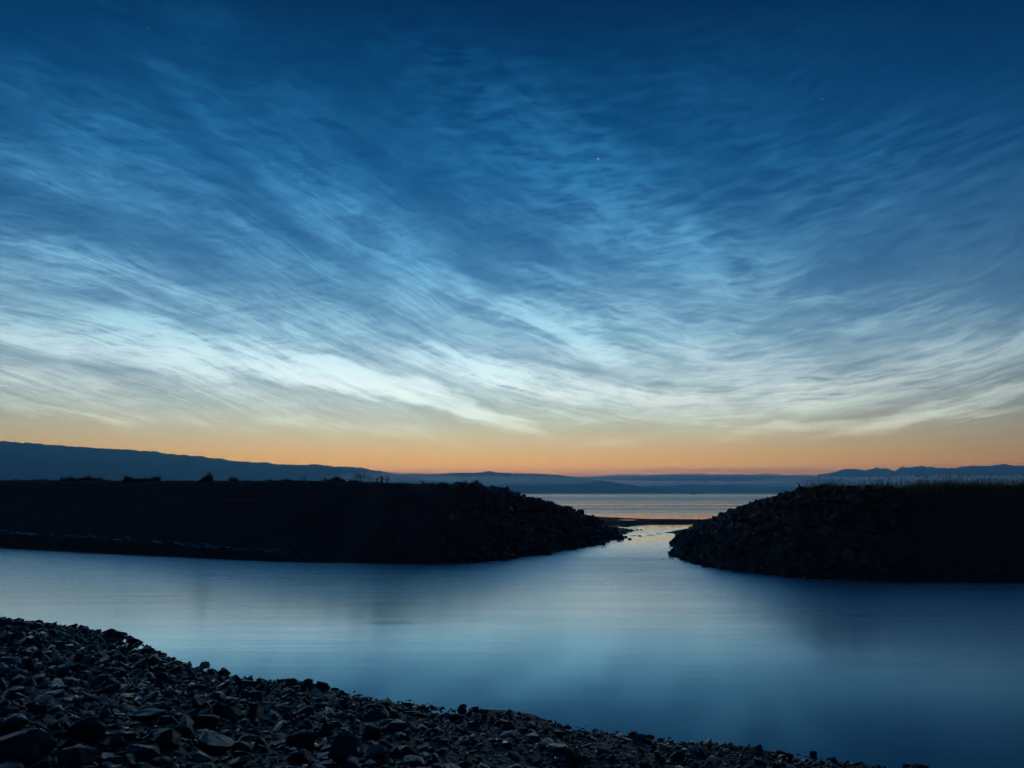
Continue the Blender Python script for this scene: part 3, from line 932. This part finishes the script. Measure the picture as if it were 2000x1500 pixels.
# cobbles on the gravel bars
for par, poly, hf, sd in ((gravel_bar_l, BAR_L, lambda x, y: h_bar(BAR_L, x, y, 81), 1), (gravel_bar_r, BAR_R, lambda x, y: h_bar(BAR_R, x, y, 91), 2)):
    p = np.stack([rng.uniform(3, 26, 5000), rng.uniform(44, 86, 5000)], 1)
    z = hf(p[:, 0], p[:, 1])
    k = z > h_river(p[:, 0], p[:, 1]) - 0.03
    stone_mass('cobbles', [(a, b_, c, s, .4) for (a, b_), c, s in zip(p[k], z[k], 0.05 + 0.16 * rng.uniform(0, 1, k.sum()) ** 3)], M['bank_rock'], par, 'loose cobbles lying on the low gravel bar')

# --- rocks standing in the water of the gap
def water_rock(px, py, hw, dims, lab, seed, grp=None):
    x, y = ground(px, py)
    s = hw / FPX * y
    me = hull_stone(seed, dims, 14, 0.04)
    o = obj('water_rock', me, M['bank_rock'], None, (x, y, float(h_river(np.array([x]), np.array([y]))[0]) + dims[2] * s * .25), (0.05, 0.05, seed * 1.3), (s, s, s))
    tag(o, lab, 'rock', grp or 'rocks standing in the water of the gap')


water_rock(1230, 1053.5, 5, (1, .6, .5), 'low dark rock alone in the water in front of the riffle', 601)
water_rock(1208, 1057.5, 4.5, (1, .7, .4), 'flat rock just off the tip of the left nose', 602)
water_rock(1211, 1052, 5, (1, .7, .8), 'upright rock touching the tip of the left nose', 603)
ORD = 'first second third fourth fifth sixth seventh eighth ninth tenth eleventh twelfth thirteenth fourteenth'.split()


def stone_row(spots, dims, text, seed, grp):
    for k, (px, py, hw) in enumerate(sorted(spots, key=lambda q: -q[1])):
        water_rock(px, py, hw, dims, text % ('nearest' if k == 0 else ORD[k] + ' nearest'), seed + k, grp)


stone_row(((1177, 1069.5, 4), (1190, 1064, 1.5), (1210, 1064.6, 1.2), (1183, 1069.3, 2), (1200, 1061.5, 1.6)), (1, .6, .35),
          'tiny dark stone breaking the water beside the left nose, %s to the camera', 610, 'stones off the left nose')
stone_row(((1322, 1055.5, 2.5), (1316, 1064, 4), (1314, 1079, 3.5), (1312, 1083.5, 2), (1308, 1087.5, 1.6), (1318, 1088.5, 4), (1314, 1092.5, 3), (1296, 1092.3, 1.8), (1319, 1098, 2), (1287, 1079.2, 1.2),
           (1291, 1083, 1.0), (1305, 1078, 2.6), (1283, 1079.6, .9), (1302, 1095, .8)), (1, .7, .5), 'small dark stone in the shallows off the right nose, %s to the camera', 620, 'stones off the right nose')
stone_row(((1273, 1059, 1.2), (1278, 1059.3, .9), (1267, 1058.7, 1.0)), (1, .7, .5), 'tiny stone breaking the water in the middle of the gap, %s to the camera', 640, 'stones mid gap')
stone_row(((1250, 1047, 4), (1284, 1044.5, 2.2), (1244, 1030, 4), (1252, 1030.4, 3)), (1, .7, .5), 'dark stone in the riffle at the river mouth, %s to the camera', 650, 'stones in the riffle')

# --- wet pools along the cut bank, and one on the spit
V, F, o_ = [], [], 0
for k in range(70):
    t = rng.uniform(0, 1)
    px = t * 640
    base = np.interp(px, [0, 200, 400, 560, 640], [1041, 1050, 1067, 1080, 1082])
    q = hit(px, base + rng.normal() * 1.6, h_left, 25, 80)
    if q is None or q.y > 60:
        continue
    L_, w_ = rng.uniform(.08, .5), rng.uniform(.02, .07)
    a = np.linspace(0, 6.28, 11)[:-1]
    rr = 1 + 0.35 * rng.normal(size=10)
    ang = -0.48
    xx, yy = L_ * rr * np.cos(a), w_ * rr * np.sin(a)
    X_, Y_ = q.x + xx * math.cos(ang) - yy * math.sin(ang), q.y + xx * math.sin(ang) + yy * math.cos(ang)
    zt = float(h_left(np.array([q.x]), np.array([q.y]))[0]) + 0.035
    V.append(np.concatenate([np.stack([X_, Y_, zt + 0.24 * (Y_ - q.y)], 1), [[q.x, q.y, zt]]]))
    F.append(np.array([(i, (i + 1) % 10, 10) for i in range(10)]) + o_)
    o_ += 11
tag(obj('puddles', mesh_np('puddles', np.concatenate(V), np.concatenate(F)), M['puddle'], left_bank), 'glinting wet film along the top of the cut bank', kind='stuff')
q = hit(1226, 1016.5, h_spit, 60, 140)
a = np.linspace(0, 6.28, 17)[:-1]
tag(obj('puddle', mesh_from('puddle', [(1.0 * math.cos(t) * (1 + .2 * math.sin(3 * t)), 1.3 * math.sin(t), 0) for t in a], [tuple(range(16))]), M['puddle'], None, (q.x, q.y, q.z + 0.05)),
    'small bright puddle on the dark gravel spit', 'puddle')

# ------------------------------------------------------------------ vegetation
def blades(n_, pos, h0, h1, lean, width, seg=3, hs=1.0):
    """Grass blades as curved tapering strips. pos: (n, 3) roots."""
    pos = np.asarray(pos, float)
    n_ = len(pos)
    h = rng.uniform(h0, h1, n_) * hs
    az = rng.uniform(0, 6.28, n_)
    ln = np.abs(rng.normal(0, lean, n_))
    face = rng.uniform(0, 6.28, n_)
    w = width * rng.uniform(.6, 1.3, n_)
    V, F = [], []
    for k in range(seg + 1):
        t = k / seg
        bx = pos[:, 0] + np.cos(az) * ln * h * t ** 1.9
        by = pos[:, 1] + np.sin(az) * ln * h * t ** 1.9
        bz = pos[:, 2] + h * t * (1 - 0.18 * ln * t)
        ww = w * (1 - t) ** 0.7 * .5 + 0.0006
        V.append(np.stack([bx - np.cos(face) * ww, by - np.sin(face) * ww, bz], 1))
        V.append(np.stack([bx + np.cos(face) * ww, by + np.sin(face) * ww, bz], 1))
    i = np.arange(n_)
    for k in range(seg):
        a_, b_ = 2 * k * n_ + i, (2 * k + 1) * n_ + i
        c_, d_ = (2 * k + 2) * n_ + i, (2 * k + 3) * n_ + i
        F.append(np.stack([a_, b_, d_, c_], 1))
    tips = V[-1]
    return np.concatenate(V), np.concatenate(F), tips


def bits(centres, size, flat=1.0):
    """Small four-sided leaf or seed faces."""
    c = np.asarray(centres, float)
    n_ = len(c)
    a = rng.normal(size=(n_, 3)); a /= np.linalg.norm(a, axis=1)[:, None]
    b_ = np.cross(a, rng.normal(size=(n_, 3))); b_ /= np.linalg.norm(b_, axis=1)[:, None]
    s = size * rng.uniform(.6, 1.4, n_)[:, None]
    V = np.concatenate([c - a * s, c + b_ * s * .45 * flat, c + a * s, c - b_ * s * .45 * flat])
    i = np.arange(n_)
    return V, np.stack([i, i + n_, i + 2 * n_, i + 3 * n_], 1)


# grass along the crown of the right bank
n_ = 190000
p = np.stack([rng.uniform(10, 46, n_), rng.uniform(29, 50, n_)], 1)
z = h_right(p[:, 0], p[:, 1])
X, Y = project(p[:, 0], p[:, 1], z)
clump = fbm(p[:, 0] * 0.8, p[:, 1] * 0.8, 3, 131)
edge = np.interp(X, [1560, 1640, 1760, 2000, 2400], [2.86, 2.45, 2.50, 2.62, 2.6]) + 0.16 * clump
k = (z > edge) & (X > 1566 + 10 * clump) & (rng.uniform(0, 1, n_) < np.where(Y < 985, 0.62 + 0.5 * clump, 0.1)) & (p[:, 1] < 42)
p, z, cl = p[k], z[k], clump[k]
pos = np.stack([p[:, 0], p[:, 1], z - 0.03], 1)
tall = rng.uniform(0, 1, len(pos)) < 0.10
V1, F1, _ = blades(0, pos[~tall], 0.16, 0.48, 0.5, 0.022, hs=np.clip(0.75 + 0.9 * cl[~tall], 0.35, 1.5))
grass = obj('grass', mesh_np('grass', V1, F1), M['grass'])
tag(grass, 'uneven green grass along the top of the right embankment', 'grass', kind='stuff')
V2, F2, tips = blades(0, pos[tall], 0.40, 0.74, 0.28, 0.007, hs=np.clip(0.85 + 0.5 * cl[tall], 0.5, 1.3))
V3, F3 = bits(np.concatenate([tips - (0, 0, .02), tips - (0, 0, .06), tips - (0, 0, .1)]) + rng.normal(size=(len(tips) * 3, 3)) * .008, 0.028)
tag(obj('grass_seed_stalks', mesh_np('grass_seed_stalks', np.concatenate([V2, V3]), np.concatenate([F2, F3 + len(V2)])), M['seed'], grass),
    'taller pale seed stalks standing out of the grass', kind='stuff')


def on_left(px):
    """The crest of the left bank on the line of sight of a photo column."""
    k_ = ray(px, 940)
    y = np.linspace(34, 66, 900)
    x = k_.x / k_.y * y
    h = h_left(x, y)
    i = int(np.argmax((h - CAM_H) / y))
    return Vector((x[i], y[i], h[i]))


def tuft(px0, px1, top_y, dens, lab, lean=0.35, group='grass tufts along the crest of the left embankment'):
    c = on_left((px0 + px1) / 2)
    half = (px1 - px0) / 2 / FPX * c.y
    H = (project(c.x, c.y, c.z)[1] - top_y) / FPX * c.y
    H *= 1.55
    n_ = int(1.7 * dens * (80 + 260 * half))
    xs = rng.uniform(-half, half, n_)
    ys = rng.normal(0, 0.25, n_)
    lump = 0.55 + 0.45 * vnoise(xs * 3.0 + px0, xs * 0, 7)
    zz = h_left(c.x + xs, c.y + ys) - c.z - 0.03
    root = np.stack([xs, ys, zz], 1)
    parts, fs, o = [], [], 0
    order = np.argsort(lump)
    for grp in np.array_split(order, 3):
        hh = H * float(lump[grp].mean())
        v, f, _ = blades(0, root[grp], hh * .4, hh * 1.08, lean, 0.022)
        parts.append(v); fs.append(f + o); o += len(v)
        v, f, _ = blades(0, root[grp[::5]], hh * .95, hh * 1.45, 0.2, 0.018)
        parts.append(v); fs.append(f + o); o += len(v)
    t = tag(obj('grass_tuft', None, None, None, c), lab, 'grass tuft', group)
    tag(obj('blades', mesh_np('blades', np.concatenate(parts), np.concatenate(fs)), M['weed'], t), kind='stuff')
    return t


tuft(22, 48, 935, 1.0, 'small grass tuft furthest left on the crest of the left embankment')
tuft(56, 108, 934.5, 1.0, 'low ragged grass second from the left on the embankment crest')
tuft(122, 214, 928.5, 2.2, 'widest and tallest dark grass clump on the left part of the crest')
tuft(242, 312, 929.5, 2.2, 'dark grass clump with two humps, next right of the widest clump')
tuft(316, 334, 935, .8, 'small grass sprig just right of the two-humped clump')
tuft(390, 412, 925.5, 2.0, 'narrow peaked dark tuft left of the middle of the crest')
tuft(450, 464, 930, 1.3, 'tiny peaked tuft alone on the bare crest')
tuft(476, 530, 936, .9, 'thin low fringe of grass along the bare crest')
tuft(550, 570, 935, .8, 'faint low sprig left of the thin wispy plant')
tuft(634, 674, 929, 1.7, 'bushy tuft with a pointed middle, left of the tall weeds')
tuft(683, 700, 935, 1.0, 'low tuft at the left foot of the tall weeds')


def weed(px0, px1, top_y, n_, lab, name='tall_weed', branch=3):
    """Upright dry stalks with side twigs and seed heads."""
    c = on_left((px0 + px1) / 2)
    half = (px1 - px0) / 2 / FPX * c.y
    H = (project(c.x, c.y, c.z)[1] - top_y) / FPX * c.y
    root = tag(obj(name, None, None, None, c), lab, 'weed' if name == 'tall_weed' else 'shrub', 'weeds and shrubs along the crest of the left embankment')
    n_ = int(n_ * 1.8)
    xs = rng.uniform(-half, half, n_)
    base = np.stack([xs, rng.normal(0, .12, n_), h_left(c.x + xs, c.y + 0 * xs) - c.z - .03], 1)
    v, f, tips = blades(0, base, H * .55, H * 1.05, 0.2, 0.022)
    tw = []
    for b_, t in zip(base, tips):
        for _ in range(branch):
            tw.append(b_ + (t - b_) * rng.uniform(.45, .92))
    v2, f2, tips2 = blades(0, np.array(tw), H * .10, H * .28, 0.8, 0.012)
    tag(obj('stalks', mesh_np('stalks', np.concatenate([v, v2]), np.concatenate([f, f2 + len(v)])), M['weed'], root), kind='stuff')
    allt = np.concatenate([tips, tips2])
    cc = np.repeat(allt, 5, 0) + rng.normal(size=(len(allt) * 5, 3)) * H * .035
    v3, f3 = bits(cc, H * .045)
    tag(obj('seed_heads' if name == 'tall_weed' else 'leaves', mesh_np('seed_heads', v3, f3), M['seed'] if name == 'tall_weed' else M['leaf'], root), kind='stuff')
    return root


weed(588, 600, 929, 5, 'single thin wispy plant rising from the bare crest')
weed(686, 720, 923.5, 16, 'tallest spiky cluster of dry stalks on the crest, right of the bushy tuft')
weed(721, 730, 931, 5, 'small weed between the tall spiky cluster and the round-topped one')
weed(736, 761, 928, 18, 'even-topped cluster of seed stalks at the right end of the grassy crest')
weed(900, 916, 938, 8, 'sparse leafy sprig, the left one of two on the sloping crest', 'small_shrub', 4)


def shrub(px, top_y, wpx, lab):
    c = on_left(px)
    H = (project(c.x, c.y, c.z)[1] - top_y) / FPX * c.y
    w = wpx / 2 / FPX * c.y
    root = tag(obj('small_shrub', None, None, None, c), lab, 'shrub', 'weeds and shrubs along the crest of the left embankment')
    base = np.stack([rng.normal(0, w * .2, 9), rng.normal(0, w * .2, 9), np.full(9, -.05)], 1)
    v, f, tips = blades(0, base, H * .6, H * 1.0, 0.22, 0.03)
    tag(obj('stems', mesh_np('stems', v, f), M['bark'], root), kind='stuff')
    t = rng.uniform(0.1, 1, (500, 1)) ** .8
    i = rng.integers(0, 9, 500)
    cc = base[i] + (tips[i] - base[i]) * t + rng.normal(size=(500, 3)) * (w * .32, w * .32, H * .06)
    v, f = bits(cc, 0.05)
    tag(obj('foliage', mesh_np('foliage', v, f), M['leaf'], root), kind='stuff')


shrub(932, 935.5, 12, 'dense little upright shrub on the sloping crest beside the rocks')

# ------------------------------------------------------------------ driftwood
def tube(path, radii, sides=7):
    V, F = [], []
    path = [Vector(q) for q in path]
    for i, q in enumerate(path):
        t = (path[min(i + 1, len(path) - 1)] - path[max(i - 1, 0)]).normalized()
        u = t.cross(Vector((0.31, 0.9, 0.17))).normalized()
        w = t.cross(u)
        for k in range(sides):
            a = 6.2832 * k / sides
            rr = radii[i] * (1 + 0.18 * mnoise.noise(Vector((i * .9, k * 1.3, radii[0] * 50))))
            V.append(q + u * math.cos(a) * rr + w * math.sin(a) * rr)
    for i in range(len(path) - 1):
        for k in range(sides):
            F.append((i * sides + k, i * sides + (k + 1) % sides, (i + 1) * sides + (k + 1) % sides, (i + 1) * sides + k))
    F.append(tuple(range(sides))[::-1])
    F.append(tuple((len(path) - 1) * sides + k for k in range(sides)))
    return V, F


k_ = ray(1564, 960)
yy = np.linspace(26, 60, 900)
hh = h_right(k_.x / k_.y * yy, yy)
i = int(np.argmax((hh - CAM_H) / yy))
c = Vector((k_.x / k_.y * yy[i], yy[i], hh[i]))
u_ = c.y / FPX
snag = tag(obj('driftwood_snag', None, None, None, c), 'bent bare driftwood stick standing where the grass meets the rocks', 'driftwood')
v, f = tube([(1 * u_, 0, -.15), (0.5 * u_, 0, 4 * u_), (-0.5 * u_, 0.02, 9 * u_), (-1.5 * u_, .03, 13 * u_), (-3.5 * u_, .02, 16.5 * u_), (-6 * u_, 0, 18.5 * u_)], [.055, .05, .042, .035, .026, .014])
obj('trunk', mesh_from('trunk', v, f, True), M['bark'], snag)
v, f = tube([(0.6 * u_, 0, 3 * u_), (2.0 * u_, -.03, 6 * u_), (2.6 * u_, -.05, 8 * u_)], [.03, .022, .008], 6)
obj('branch', mesh_from('branch', v, f, True), M['bark'], snag)

a, b_ = hit(440, 980, h_left, 25, 80), hit(530, 982, h_left, 25, 80)
v, f = tube([a.lerp(b_, t) - a + Vector((0, 0, .05 + .03 * math.sin(t * 5))) for t in np.linspace(0, 1, 9)], [.03, .055, .06, .06, .058, .055, .05, .045, .03], 8)
tag(obj('driftwood_log', mesh_from('driftwood_log', v, f, True), M['wood'], None, a), 'long pale driftwood log lying flat on the dark face of the left embankment', 'driftwood')
q = hit(1846, 1078, h_right, 20, 60)
tag(obj('rock', hull_stone(701, (1, .8, .6), 12, .05), M['pale_rock'], None, q + Vector((0, 0, .02)), (0, 0, .4), (.035, .035, .035)), 'tiny pale stone alone on the dark face of the right embankment', 'rock')

# ------------------------------------------------------------------ far away: a moored ship and a lamp on the shore
D_ = 2600.0
x_ = ray(1354, 963).x / ray(1354, 963).y * D_
ship = tag(obj('ship', None, None, None, (x_, D_, SEA_Z)), 'tiny dark ship on the far water off the tip of the headland', 'ship')
V, F = [], []
for s in np.linspace(-1, 1, 9):
    w = 2.6 * (1 - abs(s) ** 3) ** .5 if abs(s) < 1 else 0.15
    w = max(w, .15)
    sheer = 1.6 + 0.9 * s * s
    V += [(s * 10.5, -w, sheer), (s * 10.0, -w * .6, -.4), (s * 10.0, w * .6, -.4), (s * 10.5, w, sheer)]
for k in range(8):
    for j in range(4):
        F.append((4 * k + j, 4 * k + (j + 1) % 4, 4 * k + 4 + (j + 1) % 4, 4 * k + 4 + j))
F += [(0, 1, 2, 3), (35, 34, 33, 32)]
obj('hull', mesh_from('hull', V, F), M['hull'], ship)


def box(x0, x1, y0, y1, z0, z1):
    return [(x0, y0, z0), (x1, y0, z0), (x1, y1, z0), (x0, y1, z0), (x0, y0, z1), (x1, y0, z1), (x1, y1, z1), (x0, y1, z1)], \
           [(0, 3, 2, 1), (4, 5, 6, 7), (0, 1, 5, 4), (1, 2, 6, 5), (2, 3, 7, 6), (3, 0, 4, 7)]


obj('cabin', mesh_from('cabin', *box(-2, 5, -1.6, 1.6, 1.5, 3.8)), M['cabin'], ship)
obj('wheelhouse', mesh_from('wheelhouse', *box(0.5, 3.5, -1.2, 1.2, 3.79, 5.4)), M['cabin'], ship)
v, f = tube([(1.8, 0, 5.3), (1.8, 0, 8.0)], [.12, .06], 6)
obj('mast', mesh_from('mast', v, f), M['hull'], ship)
# lamp on the wooded shore
D_ = 3700.0
d = ray(374, 935)
lp = Vector((d.x / d.y * D_, D_, CAM_H + d.z / d.y * D_))
lamp = tag(obj('shore_lamp', None, None, None, lp), 'tiny lit lamp low on the wooded hill above the left embankment', 'lamp')
v, f = tube([(0, 0, -90), (0, 0, 0)], [.15, .1], 6)
obj('pole', mesh_from('pole', v, f), M['hull'], lamp)
m, n, b = material('lamp_glow')
b.inputs['Emission Color'].default_value = (1.0, 0.75, 0.6, 1)
b.inputs['Emission Strength'].default_value = 0.6
bm = bmesh.new()
bmesh.ops.create_icosphere(bm, subdivisions=2, radius=1.0)
me = bpy.data.meshes.new('globe')
bm.to_mesh(me)
bm.free()
obj('globe', me, m, lamp)

# ------------------------------------------------------------------ fog banks and haze
def volume_material(name, density, color, aniso=0.0):
    m = bpy.data.materials.new(name)
    m.use_nodes = True
    n = NT(m.node_tree)
    out = n.node('ShaderNodeOutputMaterial')
    v = n.node('ShaderNodeVolumePrincipled')
    v.inputs['Color'].default_value = (*color, 1)
    v.inputs['Density'].default_value = density
    v.inputs['Anisotropy'].default_value = aniso
    n.t.links.new(v.outputs[0], out.inputs['Volume'])
    return m


def fog(label, px0, px1, py_top, py_bot, D, thick, density, seed, lobes=1.0):
    """A flat lens of low cloud with an uneven outline, at its own distance."""
    m = volume_material('fog_' + str(seed), density, (0.93, 0.97, 1.0), 0.76)
    d0, d1 = ray(px0, 960), ray(px1, 960)
    x0, x1 = d0.x / d0.y * D, d1.x / d1.y * D
    zt, zb = [CAM_H + ray(1000, q).z / ray(1000, q).y * D for q in (py_top, py_bot)]
    cx, hx, cz, hz = (x0 + x1) / 2, (x1 - x0) / 2, (zt + zb) / 2, (zt - zb) / 2
    bm = bmesh.new()
    bmesh.ops.create_uvsphere(bm, u_segments=160, v_segments=28, radius=1.0)
    for v in bm.verts:
        q = v.co.copy()
        a = math.atan2(q.y, q.x)
        up = mnoise.fractal(Vector((q.x * 7 * lobes, q.y * 2.0, seed)), 1.0, 2.1, 4)
        dn = mnoise.fractal(Vector((q.x * 5 * lobes, q.y * 2.0, seed + 50)), 1.0, 2.1, 4)
        r_ = 1 + 0.10 * mnoise.fractal(Vector((a * 2, seed, 0)), 1.0, 2.0, 3)
        z_ = q.z * (1 + 0.75 * (up if q.z > 0 else dn)) + 0.35 * mnoise.noise(Vector((q.x * 3, 0, seed + 9))) * (1 - abs(q.z)) * 0.6
        v.co = (q.x * r_ * hx, q.y * thick, z_ * hz)
    me = bpy.data.meshes.new('fog_bank')
    bm.to_mesh(me)
    bm.free()
    me.polygons.foreach_set('use_smooth', [True] * len(me.polygons))
    return tag(obj('fog_bank', me, m, None, (cx, D, cz)), label, 'fog', 'low fog banks over the inlet')


fog('dark flat cloud bank with a bumpy top beyond the dark headland', 1106, 1660, 926.5, 940, 7950, 260, 1.0e-2, 1, 1.9)
fog('pale mist lying along the upper slope of the headland', 770, 1190, 929, 948, 5200, 150, 3.5e-3, 2, 1.4)
fog('thin mist hugging the end of the wooded hill', 640, 900, 921, 944, 3800, 140, 2.0e-3, 3, 1.2)
fog('broad pale fog sheet in front of the distant mountains', 1420, 2500, 931, 957, 4600, 120, 5.0e-3, 4)
fog('bright upper streak of fog crossing the mountain flanks at the right edge', 1640, 2300, 928, 939, 4300, 100, 5.0e-3, 5)
fog('long thin rosy cloud streak low in the orange glow', 1150, 1700, 914.5, 922, 10800, 150, 1.0e-3, 6)

hz = bpy.data.meshes.new('haze')
v, f = box(-37400, 37400, -5000, 38400, -4.0, 400.0)
haze = obj('haze', mesh_from('haze', v, f), volume_material('haze_air', 1.6e-4, (0.26, 0.66, 1.0), 0.68))
tag(haze, 'thin blue evening haze over the inlet and hills', kind='stuff')
